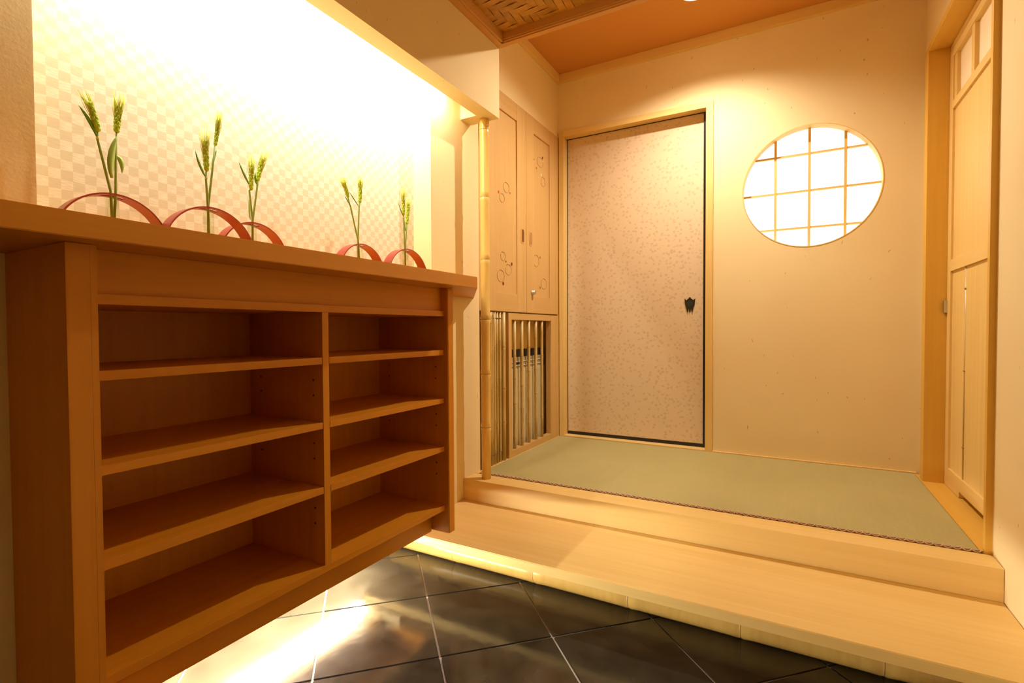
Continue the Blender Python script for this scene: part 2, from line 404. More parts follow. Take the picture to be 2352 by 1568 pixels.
for cx, cz in ((0.44, 1.96), (-0.30, 1.96), (-0.30, 1.22), (0.44, 1.22)):   # square corners
    near = sorted(out, key=lambda v: (v.co.x-cx)**2+(v.co.z-cz)**2)
    vx = [v for v in near if abs(v.co.x-cx) < 1e-5][:1]; vz = [v for v in near if abs(v.co.z-cz) < 1e-5][:1]
    if vx and vz and vx[0] is not vz[0]:
        bm.faces.new((bm.verts.new((cx, Y0, cz)), vx[0], vz[0]))
wall_back = struct('wall_back', bm, PL, (0, YB, 0))

YD0, YD1, ZD = 1.9375, 2.709, 2.055      # side door opening in the right wall
bm = bmesh.new()
bm_box(bm, XR, XR+0.14, YFRONT, YD0-0.0195, 0, 2.50); bm_box(bm, XR, XR+0.14, YD0-0.02, YB+0.14, ZD+0.02, 2.50)
bm_box(bm, XR, XR+0.14, YD1+0.05, YB, 0, ZD+0.02); bm_box(bm, XR+0.11, XR+0.14, YD0-0.02, YD1, 0, ZD+0.02)
bm_box(bm, XR, XR+0.14, YD0-0.02, YD1, 0, 0.20)
wall_right = struct('wall_right', bm, PL, (XR, 1, 0))
wall_front = struct('wall_front', box(XA-0.5, XR+0.14, YFRONT-0.1, YFRONT, 0, 2.5), PL, (0, YFRONT, 0))

# ceilings
ceil = struct('ceiling', box(XA-0.5, XR+0.14, 1.87, YB+0.14, ZC, ZC+0.06), PLC, (0, 2.3, ZC))
# hanging wall between the two ceilings
struct('wall_lintel', box(XA, XR, 1.8725, YBE-0.001, ZBT+0.004, ZC), PL, (0, YBE, ZBT))
ceil2 = struct('ceiling', box(XA-0.5, XR+0.14, YFRONT, 1.87, ZCE+0.006, ZCE+0.06), WEAVEB, (0, 0.5, ZCE))
# twill woven bamboo: each strip its own piece where the photo shows it
Wd = 0.030
def strip_mesh(lx, ly):
    bm = bmesh.new(); seg = 4; rows = []
    along_x = lx > ly
    for i in range(seg+1):
        t = i/seg; z = 0.0045*(2*t-1)**2
        row = []
        for s_ in (0, 1):
            for dz in (0, 0.002):
                x = (t*lx, s_*(ly-0.0016)+0.0008) if along_x else (s_*(lx-0.0016)+0.0008, t*ly)
                row.append(bm.verts.new((x[0], x[1], z+dz)))
        rows.append(row)
    for a, b in zip(rows, rows[1:]):
        bm.faces.new((a[0], a[2], b[2], b[0])); bm.faces.new((a[1], b[1], b[3], a[3]))
        bm.faces.new((a[0], b[0], b[1], a[1])); bm.faces.new((a[2], a[3], b[3], b[2]))
    bm.faces.new((rows[0][0], rows[0][1], rows[0][3], rows[0][2])); bm.faces.new((rows[-1][0], rows[-1][2], rows[-1][3], rows[-1][1]))
    return bm
mh = finish(strip_mesh(3*Wd, Wd), 'bamboo_strip', WEAVE, (0, 0, 0)); mv = finish(strip_mesh(Wd, 3*Wd), 'bamboo_strip', WEAVE, (0, 0, 0))
rest = bmesh.new()
X0c, X1c, Y0c, Y1c = -1.075, XR, YFRONT, 1.868
ni, nj = int((X1c-X0c)/Wd)+1, int((Y1c-Y0c)/Wd)+1
for i in range(-3, ni):
    for j in range(-4, nj):
        x, y = X0c+i*Wd, Y1c-(j+1)*Wd
        ph = (i+j) % 6
        if ph == 0: me, lx, ly = mh, 3*Wd, Wd
        elif ph == 3: me, lx, ly = mv, Wd, 3*Wd; y -= 2*Wd
        else: continue
        if x+lx > X1c+0.1 or y < Y0c-0.08 or y+ly > Y1c+0.1 or x < XBM-0.06: continue
        if x > -1.16 and x < -0.36 and y > 1.20:
            o = bpy.data.objects.new('bamboo_strip', me); COL.objects.link(o); o.parent = ceil2
            o.location = Vector((x, y, ZCE))-Vector((0, 0.5, ZCE))
        else:
            t = rest.verts.__len__(); rest.from_mesh(me); rest.verts.ensure_lookup_table()
            for v in rest.verts[t:]: v.co += Vector((x, y, ZCE))
o = part('woven_strips', rest, WEAVE, ceil2); o['kind'] = 'stuff'

# ceiling frame of the entry: two stepped mouldings (across and along the light box)
def moulding(name, x0, x1, y0, y1, ax):
    t = struct(name, box(x0, x1, y0, y1, ZBT, ZBT+0.026, 0.001), FRAME if ax == 'X' else FRAMEY, ((x0+x1)/2, (y0+y1)/2, ZBT))
    return t
f1 = moulding('trim_1', XBM+0.001, XR, 1.8690, YBE, 'X')
part('upper_bead', box(-1.073, XR, 1.862, 1.8690, ZBT+0.005, ZCE+0.004, 0.001), FRAME, f1)
part('cove_strip', box(-1.073, XR, 1.858, 1.862, ZBT+0.012, ZCE+0.004), FRAME, f1)
f2 = moulding('trim_2', XBM+0.0005, -1.083, YFRONT, 1.8690, 'Y')
part('upper_bead', box(-1.083, -1.073, YFRONT, 1.862, ZBT+0.005, ZCE+0.004, 0.001), FRAMEY, f2)
# crown mouldings of the mat room
struct('trim_3', box(-1.2555, XR, YB-0.022, YB, 2.392, ZC, 0.002), HX, (0, YB, 2.39))
struct('trim_4', box(-1.2555, -1.2335, YBE, YB-0.022, 2.392, ZC, 0.002), HY, (-1.25, 2.3, 2.39))

# light box above the niche: plaster fascia and its return
bm = bmesh.new()
bm_box(bm, XBI, XBM, YFRONT, YBE, ZB, 2.20); bm_box(bm, XA, XBI, YBI, YBE, ZB, 2.44)
bm_box(bm, XA-0.1, XBI, YFRONT, YBI, 2.14, 2.2)
bm_box(bm, XBI, XBM, 1.8725, YBE, 2.2, 2.44)
struct('wall_fascia', bm, PL, (XBM, 0.9, ZB), 'plaster light box hanging above the counter niche')

# ------------------------------------------------------------------ entry step, threshold beam, mat
st = solid('entry_step', prism([(x, y, ZS-0.030) for x, y in ((-1.461, YS), (XR-0.001, YS), (XR-0.001, YK-0.0005), (XA+0.001, YK-0.0005), (XA+0.001, 1.634), (-1.461, 1.634))], (0, 0, 0.030), 0.0022), HX, (0, 1.6, ZS-0.03),
           'wide pale wooden entry step board in front of the raised mat floor', 'step')
struct('trim_5', box(XA, XR, 1.645, 1.70, 0.0, ZS-0.030), HX, (0, 1.65, 0))
kb = solid('threshold_beam', box(XA+0.001, XR-0.001, YK, YT-0.002, 0.02, ZK, 0.002), HX, (0, 1.87, 0.02),
           'pale wooden threshold beam along the front of the tatami mat', 'beam')
tm = thing('tatami_mat', (-0.38, 2.38, ZK), 'olive green rush tatami mat filling the raised entrance floor', 'mat')
part('rush_cover', box(-1.243, 0.484, YT+0.004, YB-0.014, ZK-0.05, ZK+0.0015, 0.002), TATAMI, tm)
# looped edging along the front of the mat
bmd, bml = bmesh.new(), bmesh.new()
x = -1.238; k = 0
while x < 0.47:
    rx = 0.0115
    ring = [(x+rx+rx*math.cos(a), YT+0.006+0.0075*math.sin(a), ZK+0.0042+0.0026*math.cos(2*a)) for a in [2*math.pi*i/12 for i in range(13)]]
    bm_tube(bml, ring, 0.0019, 5, False)
    bm_ell(bmd, (x+rx, YT+0.0015, ZK+0.003), (1, 0, 0), 0.0036, 0.0085, 6, 5)
    x += 2*rx-0.0012; k += 1
bm_box(bmd, -1.243, 0.484, YT-0.0015, YT+0.0095, ZK-0.02, ZK+0.0012)
o = part('edging_band', bmd, CORDD, tm); o = part('edging_loops', bml, CORDL, tm); o['kind'] = 'stuff'; o['label'] = 'pale looped braid edging'
bmd = bmesh.new(); x = -1.2
while x < 0.46:
    bm_ell(bmd, (x, YB-0.016, ZK+0.001), (1, 0, 0), 0.002, 0.008, 5, 4); x += 0.022
o = part('rear_edging', bmd, CORDL, tm); o['kind'] = 'stuff'
struct('trim_6', box(-0.366, 0.491, YB-0.012, YB, 0.20, ZK+0.007, 0.001), HX, (0, YB, 0.2))
# strip between the mat and the left wall
struct('trim_7', box(XA, -1.2435, YT, YB, 0.20, ZK+0.001), HY, (XA, 2.3, 0.2))
struct('floor_base', box(XA-0.5, XR, 1.90, YB, 0.0, 0.195), GROUT, (0, 2.3, 0))

# bamboo pole under the step
def bamboo(path_axis, p0, p1, r, nodes_at, mat, nodemat, name, parent, seg=14, bul=1.0):
    """straight culm along an axis; nodes are slight swellings with a dark ring as sub-parts"""
    A, B = Vector(p0), Vector(p1); d = B-A; ln = d.length; u = d/ln
    pts = [0.0]; rs = [r]
    for t in sorted(nodes_at):
        for dt, k in ((-0.9*r, 1.0), (-0.22*r, 1.10), (0.0, 0.98), (0.22*r, 1.13), (1.0*r, 1.0)):
            s_ = t+dt
            if pts[-1] < s_ < ln: pts.append(s_); rs.append(r*(1+(k-1)*bul))
    pts.append(ln); rs.append(r)
    c = part(name, tube([A+u*t for t in pts], rs, seg), mat, parent)
    for t in nodes_at:
        if 0 < t < ln: part('node_ring', tube([A+u*(t-0.05*r), A+u*(t+0.07*r)], r*(1+0.015*bul), seg, True), nodemat, c)
    return c
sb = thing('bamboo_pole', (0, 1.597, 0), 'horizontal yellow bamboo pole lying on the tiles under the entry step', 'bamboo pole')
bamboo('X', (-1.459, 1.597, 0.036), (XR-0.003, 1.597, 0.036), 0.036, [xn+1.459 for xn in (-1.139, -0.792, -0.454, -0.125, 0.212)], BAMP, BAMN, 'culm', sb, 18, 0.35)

# bamboo post on the threshold beam
pp = thing('bamboo_post', (-1.172, 1.868, ZK), 'upright yellow bamboo post between the counter and the cupboard', 'post')
bamboo('Z', (-1.172, 1.868, ZK), (-1.172, 1.868, ZB), 0.0205, [z-ZK for z in (0.476, 0.71, 0.95, 1.21, 1.48, 1.769)], BAM, BAMN, 'culm', pp, 18)
part('branch_stub', tube([(-1.155, 1.864, 1.780), (-1.145, 1.862, 1.787)], [0.006, 0.004], 8), BAM, pp)

# ------------------------------------------------------------------ sliding paper door (back wall)
d1 = struct('door_1', box(FX0+0.003, FX1-0.010, 2.890, 2.910, 0.274, 2.068), FUSUMA, ((FX0+FX1)/2, 2.89, 0.258), 'beige patterned sliding paper door with black lacquer edge')
part('rail', box(FX0, FX1, 2.887, 2.911, 0.258, 0.2765, 0.001), BLACK, d1)
part('rail', box(FX0, FX1, 2.887, 2.911, 2.063, 2.080), BLACK, d1)
part('stile', box(FX1-0.019, FX1-0.001, 2.886, 2.911, 0.258, 2.080), BLACK, d1)
part('stile', box(FX0, FX0+0.003, 2.886, 2.911, 0.258, 2.080), BLACK, d1)
# turtle shaped door pull
hx, hz = -0.490, 1.044
ol = []
def pt(x, z): ol.append((hx+x/1000, hz+z/1000))
for x, z in ((0, 34), (4, 31), (5, 26), (9, 25), (13, 21), (17, 16), (21, 18), (28, 26), (25, 12), (25, 0), (24, -10), (20, -18), (17, -22), (15, -40), (13, -52), (10, -40), (9, -26), (5, -27), (3, -40), (1, -52),
             (-1, -52), (-3, -40), (-5, -27), (-9, -26), (-10, -40), (-13, -52), (-15, -40), (-17, -22), (-20, -18), (-24, -10), (-25, 0), (-25, 12), (-28, 26), (-21, 18), (-17, 16), (-13, 21), (-9, 25), (-5, 26), (-4, 31)): pt(x, z)
pull = part('door_pull', prism([(x, 2.8895, z) for x, z in ol], (0, -0.005, 0), 0.0006), IRON, d1); pull['label'] = 'dark bronze turtle shaped door pull'
part('pull_dish', prism([(hx+0.016*math.cos(a), 2.8845, hz-0.002+0.017*math.sin(a)) for a in [2*math.pi*i/24 for i in range(24)]], (0, -0.0012, 0)), plain('pull_dish', (0.045, 0.045, 0.028), 0.35, 0.5), pull)
# its frame
fr = struct('trim_8', box(FX1, -0.366, YB-0.012, YB+0.075, 0.20, ZFT+0.034, 0.0015), HZ, (-0.8, YB, 0.2), 'pale wooden frame around the sliding paper door')
part('jamb', box(-1.2445, FX0, YB-0.012, YB+0.075, 0.20, ZFT+0.034, 0.0015), HZ, fr)
part('head', box(FX0, FX1, YB-0.012, YB+0.044, ZFT, ZFT+0.034, 0.0015), HX, fr)
part('sill', box(FX0, FX1, YB-0.010, YB+0.075, 0.20, 0.2575, 0.0015), HX, fr)

# ------------------------------------------------------------------ round window
w1 = struct('window_1', bm_prism(bmesh.new(), [(WC[0]+(WR+0.02)*math.cos(2*math.pi*i/64), YB+0.062, WC[1]+(WR+0.02)*math.sin(2*math.pi*i/64)) for i in range(64)], (0, 0.002, 0)), PAPER, (WC[0], YB+0.06, WC[1]), 'round backlit paper window with thin wooden grid')
rim = bmesh.new(); n = 72; prof = []
for k in range(n):
    a = 2*math.pi*k/n
    prof.append([rim.verts.new((WC[0]+(WR+dr)*math.cos(a), YB+dy, WC[1]+(WR+dr)*math.sin(a))) for dr, dy in ((-0.004, -0.0015), (0.0, -0.0015), (0.0, 0.058), (-0.004, 0.058))])
for k in range(n):
    j = (k+1) % n
    for a in range(4):
        f = rim.faces.new((prof[k][a], prof[k][(a+1) % 4], prof[j][(a+1) % 4], prof[j][a]))
part('rim', rim, HZ, w1)
def chord(c, r): return math.sqrt(max(r*r-c*c, 0))
for xm in (-0.078, 0.070, 0.219):
    h = chord(xm-WC[0], WR-0.003); part('muntin', box(xm-0.0058, xm+0.0058, YB+0.046, YB+0.0615, WC[1]-h, WC[1]+h), HZ, w1)
for zm in (1.402, 1.583, 1.764):
    h = chord(zm-WC[1], WR-0.003); part('muntin', box(WC[0]-h, WC[0]+h, YB+0.048, YB+0.0615, zm-0.0045, zm+0.0045), HX, w1)

# ------------------------------------------------------------------ side door (right wall)
XD = 0.562
cas = struct('trim_9', box(0.491, XR+0.11, YD0-0.0195, YD0, ZK-0.01, ZD+0.02, 0.0015), JZ, (0.5, 2.3, ZK), 'pale wooden casing around the side sliding door')
part('jamb', box(0.491, XR+0.11, YD1, YD1+0.055, ZK-0.01, ZD+0.02, 0.0015), JZ, cas)
part('head', box(0.491, XR+0.11, YD0, YD1, ZD, ZD+0.022, 0.0015), JY, cas)
part('sill', box(0.4855, XR+0.11, YD0, YB-0.012, 0.20, ZK+0.001), JY, cas)
d2 = thing('door_2', (XD, 2.3, ZK), 'pale wooden sliding side door with paper upper panes', None, None, 'structure')
XD1 = XD+0.028
part('stile', box(XD, XD1, 2.662, YD1-0.001, ZK+0.003, ZD-0.002, 0.0012), HZ, d2)
part('stile', box(XD, XD1, YD0+0.002, 1.985, ZK+0.003, ZD-0.002, 0.0012), HZ, d2)
part('rail', box(XD, XD1, 1.985, 2.662, 1.997, ZD-0.002, 0.0012), HY, d2)
part('rail', box(XD, XD1, 1.985, 2.662, 1.786, 1.818, 0.0012), HY, d2)
part('rail', box(XD, XD1, 1.985, 2.662, 1.132, 1.178, 0.0012), HY, d2)
br = bmesh.new(); bm_box(br, XD, XD1, 1.985, 2.662, 0.275, 0.327); bm_box(br, XD, XD1, 2.50, 2.662, ZK+0.003, 0.275)
part('rail', br, HY, d2)
part('panel', box(XD+0.008, XD1-0.008, 1.985, 2.662, 1.178, 1.786), HZ, d2)
part('panel', box(XD+0.008, XD1-0.008, 2.4895, 2.662, 0.327, 1.132), HZ, d2)
part('panel', box(XD+0.008, XD1-0.008, 1.985, 2.4765, 0.327, 1.132), HZ, d2)
part('backing', box(XD+0.021, XD1-0.002, 2.4765, 2.4895, 0.327, 1.132), HZ, d2)
bt = part('bamboo_batten', tube([(XD+0.010, 2.483, 0.327), (XD+0.010, 2.483, 1.132)], 0.0055, 8), BAMT, d2)
for z in (0.45, 0.74, 1.05): part('node_ring', tube([(XD+0.010, 2.483, z-0.003), (XD+0.010, 2.483, z+0.003)], 0.0072, 8), BAMN, bt)
for y0, y1 in ((2.437, 2.662), (2.207, 2.402), (1.985, 2.172)):
    part('paper_pane', box(XD+0.016, XD+0.018, y0-0.01, y1+0.01, 1.80, 2.005), PAPER2, d2)
part('muntin', box(XD+0.003, XD1-0.003, 2.402, 2.437, 1.818, 1.997, 0.001), HZ, d2)
part('muntin', box(XD+0.003, XD1-0.003, 2.172, 2.207, 1.818, 1.997, 0.001), HZ, d2)
part('muntin', box(XD+0.004, XD1-0.003, 2.627, 2.662, 1.818, 1.997, 0.001), HZ, d2)
lt = part('latch_plate', box(XD-0.012, XD+0.001, YD1-0.010, YD1-0.0005, 0.965, 1.015, 0.001), STEEL, d2); lt['label'] = 'small dark metal latch plate'

# ------------------------------------------------------------------ cupboard with inlaid doors, lattice below
XC = -1.248
cb = thing('wall_cupboard', (XC, 2.40, 0.995), 'tall pale wooden wall cupboard with two inlaid fruit pattern doors', 'cupboard')
bm = bmesh.new()
bm_box(bm, -1.69, -1.2685, 1.960, 1.978, 0.992, 2.070); bm_box(bm, -1.69, -1.2685, 2.812, 2.84, 0.992, 2.070)
bm_box(bm, -1.69, -1.2685, 1.978, 2.812, 0.992, 1.008); bm_box(bm, -1.69, -1.2685, 1.978, 2.812, 2.052, 2.070); bm_box(bm, -1.695, -1.68, 1.978, 2.812, 1.008, 2.052)
part('body', bm, KZ, cb)
def cup_door(y0, y1, p0, p1, dark):
    d = part('door', box(XC-0.016, XC-0.007, p0-0.01, p1+0.01, 1.075, 1.992), KZ, cb)
    part('stile', box(XC-0.020, XC, y0, p0, 0.995, 2.068, 0.001), KZ, d)
    part('stile', box(XC-0.020, XC, p1, y1, 0.995, 2.068, 0.001), KZ, d)
    part('rail', box(XC-0.020, XC-0.0006, p0, p1, 0.995, 1.086, 0.001), KY, d)
    part('rail', box(XC-0.020, XC-0.0006, p0, p1, 1.981, 2.068, 0.001), KY, d)
    return d
cd1 = cup_door(1.985, 2.4055, 2.085, 2.306, 0); cd2 = cup_door(2.408, 2.811, 2.499, 2.707, 1)
part('end_stile', box(XC-0.020, XC-0.002, 2.812, YB-0.0005, 0.995, 2.068), KZ, cb)
part('end_stile', box(XA-0.02, XC-0.012, 1.9595, 1.984, 0.995, 2.068), KZ, cb)
def stadium(y, z, hy, hz, x, n=10):
    pts = []
    for i in range(n+1):
        a = math.pi*i/n; pts.append((x, y+hy*math.cos(a), z+hz-hy+hy*math.sin(a)))
    for i in range(n+1):
        a = math.pi+math.pi*i/n; pts.append((x, y+hy*math.cos(a), z-hz+hy+hy*math.sin(a)))
    return pts
for d, y, rec in ((cd1, 2.361, PULLD), (cd2, 2.457, PULLM)):
    o = part('recessed_pull', prism(stadium(y, 1.400, 0.0195, 0.042, XC), (0.0018, 0, 0), 0.0005), PULL, d)
    part('pull_shade_plate', prism(stadium(y+0.002, 1.400, 0.0125, 0.034, XC+0.0018), (0.0006, 0, 0)), rec, d)  # flat raised plate; its colour stands in for the shade inside a hollow
kn = part('lock_knob', tube([(XC, 2.474, 1.107), (XC+0.004, 2.474, 1.107), (XC+0.004, 2.474, 1.107), (XC+0.020, 2.474, 1.107)], [0.013, 0.013, 0.0105, 0.0105], 16), STEEL, cd2); kn['label'] = 'small round steel cylinder lock'
def ring_inlay(d, y, z, ry, rz, gap):
    pts = []
    for i in range(27):
        a = gap+(2*math.pi-0.5)*i/26; pts.append((XC-0.0066, y+ry*math.cos(a), z+rz*math.sin(a)))
    part('inlay_outline', tube(pts, 0.0009, 5), INK, d)
    lx = [(XC-0.0066, y+ry*0.45*math.cos(a), z+rz*0.72+0.25*rz*math.sin(a)) for a in (0.2, 1.0, 1.8, 2.6)]
    part('inlay_leaf', tube(lx, 0.0009, 5), INK, d)
def dot_inlay(d, y, z, r, m):
    part('inlay_berry', tube([(XC-0.0069, y, z), (XC-0.0055, y, z)], r, 12), m, d)
for a in ((2.202, 1.615, 0.030, 0.025), (2.160, 1.554, 0.024, 0.022), (2.166, 1.268, 0.024, 0.022), (2.219, 1.207, 0.032, 0.027), (2.144, 1.169, 0.034, 0.030)): ring_inlay(cd1, *a, 1.9+random.random())
for y, z, r, m in ((2.127, 1.576, 0.0075, DOTO), (2.241, 1.597, 0.005, DOTO), (2.195, 1.246, 0.005, DOTR), (2.254, 1.239, 0.0085, DOTR), (2.168, 1.133, 0.0085, DOTR)): dot_inlay(cd1, y, z, r, m)
for a in ((2.629, 1.750, 0.027, 0.028), (2.592, 1.853, 0.040, 0.028), (2.537, 1.289, 0.034, 0.033), (2.636, 1.167, 0.036, 0.031)): ring_inlay(cd2, *a, 1.9+random.random())
for y, z, r, m in ((2.602, 1.783, 0.0075, DOTY), (2.624, 1.887, 0.007, DOTR), (2.628, 1.868, 0.006, DOTY), (2.515, 1.847, 0.0045, INK), (2.544, 1.806, 0.0055, INK), (2.588, 1.314, 0.006, INK), (2.586, 1.143, 0.007, INK)): dot_inlay(cd2, y, z, r, m)

# lattice screen under the cupboard
ls = thing('bamboo_lattice', (XC, 2.51, ZK), 'pale wooden framed grille with five upright bamboo bars', 'grille')
part('stile', box(XC-0.034, XC, 2.208, 2.2385, ZK+0.002, 0.988, 0.001), KZ, ls)
part('stile', box(XC-0.034, XC, 2.720, 2.820, ZK+0.002, 0.988, 0.001), KZ, ls)
part('rail', box(XC-0.034, XC-0.0005, 2.2385, 2.720, 0.955, 0.988, 0.001), KY, ls)
part('rail', box(XC-0.034, XC-0.0005, 2.2385, 2.720, ZK+0.002, 0.284, 0.001), KY, ls)
for y in (2.289, 2.370, 2.451, 2.537, 2.616):
    z = 0.284; nd = []
    t = random.uniform(0.02, 0.14)
    while t < 0.66: nd.append(t); t += random.uniform(0.12, 0.19)
    bamboo('Z', (XC-0.012, y, 0.284), (XC-0.012, y, 0.955), random.uniform(0.0082, 0.0092), nd, BAMT, BAMN, 'bamboo_bar', ls, 10)
struct('trim_10', box(-1.69, XC-0.002, 2.821, YB-0.0005, 0.20, 0.9945), HZ, (XC, 2.83, 0.2))
struct('wall_recess', box(-1.695, -1.60, 1.96, 2.84, 0.20, 0.99), HZ, (-1.65, 2.4, 0.2))
# floor standing heater behind the grille
hu = thing('floor_heater', (-1.42, 2.50, 0.21), 'cream boxy heater with slatted top behind the bamboo grille', 'heater')
part('body', box(-1.58, -1.325, 2.24, 2.80, 0.20, 0.690, 0.006), CREAM, hu)
gp = part('grille_band', box(-1.575, -1.328, 2.242, 2.798, 0.690, 0.752, 0.003), GREYB, hu)
for k in range(2): part('slat', box(-1.3285, -1.3245, 2.26, 2.78, 0.704+k*0.022, 0.708+k*0.022), HOUSING, gp)
part('brand_badge', box(-1.3285, -1.3268, 2.42, 2.47, 0.712, 0.722), VOID, gp)
part('air_slot', box(-1.57, -1.335, 2.245, 2.795, 0.752, 0.792), VOID, hu)
struct('trim_11', box(-1.60, -1.345, 2.20, 2.812, 0.794, 0.990), HY, (-1.45, 2.5, 0.79))

# thin bamboo pole screen beside the post
ps = thing('bamboo_screen', (XC, 2.09, ZK), 'row of thin upright bamboo canes between the post and the grille', 'screen')
ys = [1.985, 2.001, 2.017, 2.034, 2.050, 2.067, 2.087, 2.111, 2.138, 2.173]
for i, y in enumerate(ys):
    r = 0.0125 if i == 9 else random.uniform(0.0072, 0.0092)
    nd = []; t = random.uniform(0.04, 0.2)
    while t < 0.72: nd.append(t); t += random.uniform(0.13, 0.22)
    bamboo('Z', (XC-0.012, y, ZK+0.001), (XC-0.012, y, 0.990), r, nd, BAMT, BAMN, 'cane', ps, 9)
for z in (0.300, 0.960):
    pts = []
    for y, y2 in zip(ys, ys[1:]): pts += [(XC-0.0025, y, z), (XC-0.010, (y+y2)/2, z+0.002)]
    part('binding_cord', tube(pts, 0.0014, 5), CORDD, ps)
struct('trim_12', box(-1.60, -1.272, 1.96, 2.206, 0.20, 0.990), BAMN, (-1.3, 2.08, 0.2))

# ------------------------------------------------------------------ counter
poly = [(XF, YFRONT+0.002), (XF, 1.4682), (XA+0.0005, 1.9116), (XA+0.0005, YFRONT+0.002)]
ct = solid('display_counter', prism([(x, y, ZC0) for x, y in poly], (0, 0, ZC1-ZC0), 0.0015), CY, (-1.1, 0.8, ZC0), 'long orange wooden counter board carrying the red arched vases', 'counter')

struct('trim_13', box(XN+0.0003, XA, YN1+0.0003, YN2-0.0003, ZC0, ZC1), CY, (XA, 1.0, ZC0))

# ------------------------------------------------------------------ shoe shelf
sh = thing('shoe_shelf', (-1.15, 0.9, 0.19), 'open orange wooden shoe shelf floating above the tiled floor', 'shelf')
XS = -1.049
part('side_panel', box(-1.362, -1.0125, 0.3885, 0.3985, 0.19, ZC0-0.0005), DZ, sh)
o = part('front_post', box(XA+0.001, -1.0125, 0.3561, 0.3885, 0.0, ZC0-0.0005, 0.0012), DZ, sh)
rp = part('side_panel', box(-1.362, -1.034, 1.4041, 1.4015, 0.199, ZC0-0.0005), DZ, sh)
part('end_panel', box(XA+0.001, -1.032, 1.4041, 1.4326, 0.199, ZC0-0.0005, 0.0012), DZ, sh)
dv = part('divider', box(-1.355, XS-0.0005, 0.888, 0.9078, 0.296, 0.950, 0.0008), DZ, sh)
part('back_panel', box(-1.362, -1.3503, 0.3985, 1.4015, 0.19, ZC0-0.0005), DZ, sh)
part('top_board', box(-1.3503, XS, 0.3985, 1.4015, 0.9501, 0.9682, 0.0008), DY, sh)
part('front_board', box(-1.085, -1.062, 0.3985, 1.4015, 0.9682, ZC0-0.0005), DY, sh)
for z0, z1 in ((0.8168, 0.8343), (0.6508, 0.6672), (0.4833, 0.5006)):
    for y0, y1 in ((0.3992, 0.8872), (0.9086, 1.4008)):
        s_ = part('shelf_board', box(-1.3503, XS-0.0008, y0+0.001, y1-0.001, z0, z1-0.0, 0.0008), DY, sh)
part('bottom_board', box(-1.3503, XS, 0.3985, 1.4015, 0.2775, 0.2959, 0.0008), DY, sh)
part('apron', box(-1.128, -1.110, 0.3985, 1.4015, 0.191, 0.2775, 0.0008), DY, sh)
for x_ in (-1.085, -1.30):
    for z in (0.775, 0.735, 0.610, 0.570, 0.440, 0.400):
        part('peg_hole', tube([(x_, 0.8883, z), (x_, 0.8872, z)], 0.0028, 8), PEG, dv)
        part('peg_hole', tube([(x_, 1.4018, z), (x_, 1.4006, z)], 0.0028, 8), PEG, rp)

# ------------------------------------------------------------------ vases and barley
VL = ['red lacquered arch vase at the left end of the counter', 'second red arch vase from the left, overlapping the arch behind it', 'third red arch vase, partly hidden behind the second arch',
      'fourth red arch vase from the left, with widely spread stems', 'red lacquered arch vase at the right end of the counter']
AR = [(-1.19, 0.5037, 1.0802, 0.0999), (-1.15, 0.6734, 1.0806, 0.1032), (-1.205, 0.8155, 1.0880, 0.0933), (-1.19, 1.172, 1.0816, 0.0959), (-1.19, 1.3905, 1.0866, 0.1048)]
def vase(i):
    xf, y0, z0, r = AR[i]; z0 = max(z0, 1.0795)
    dep = 0.036; th = 0.0032
    t = thing('arch_vase', (xf-dep/2, y0, ZC1), VL[i], 'vase', 'red arch vases on the counter')
    a0 = math.asin(max(min((ZC1+0.0003-z0)/r, 0.99), -0.99)); n = 44
    bm = bmesh.new()
    def band(x0, x1, k0, k1):
        rows = []
        for k in range(k0, k1+1):
            a = a0+(math.pi-2*a0)*k/n; c, s_ = math.cos(a), math.sin(a)
            rows.append([bm.verts.new((xx, y0+rr*c, max(z0+rr*s_, ZC1+0.0002))) for rr, xx in ((r, x0), (r, x1), (r-th, x1), (r-th, x0))])
        for a, b in zip(rows, rows[1:]):
            for k in range(4): bm.faces.new((a[k], a[(k+1) % 4], b[(k+1) % 4], b[k]))
        bm.faces.new(rows[0]); bm.faces.new(list(reversed(rows[-1])))
    band(xf, xf-0.011, 0, n); band(xf-0.025, xf-dep, 0, n)
    band(xf-0.011, xf-0.025, 0, n//2-3); band(xf-0.011, xf-0.025, n//2+3, n)
    part('arch', bm, RED, t)
    # glass tube with thick bottom hanging under the crown
    xm = xf-dep/2; top = z0+r-th-0.0005; R1, R2 = 0.0115, 0.0102
    bm = bmesh.new(); sg = 20
    prof = [(0.0001, ZC1+0.0006), (R1, ZC1+0.0006), (R1, top-0.006), (R1+0.0012, top-0.004), (R1+0.0008, top-0.0025), (R2, top-0.004), (R2, ZC1+0.005), (0.0001, ZC1+0.004)]
    rg = [[bm.verts.new((xm+rr*math.cos(2*math.pi*k/sg), y0+rr*math.sin(2*math.pi*k/sg), zz)) for k in range(sg)] for rr, zz in prof]
    for a, b in zip(rg, rg[1:]):
        for k in range(sg):
            f = bm.faces.new((a[k], a[(k+1) % sg], b[(k+1) % sg], b[k])); f.smooth = True
    g = part('glass_tube', bm, GLASS, t)
    return xm, y0, top
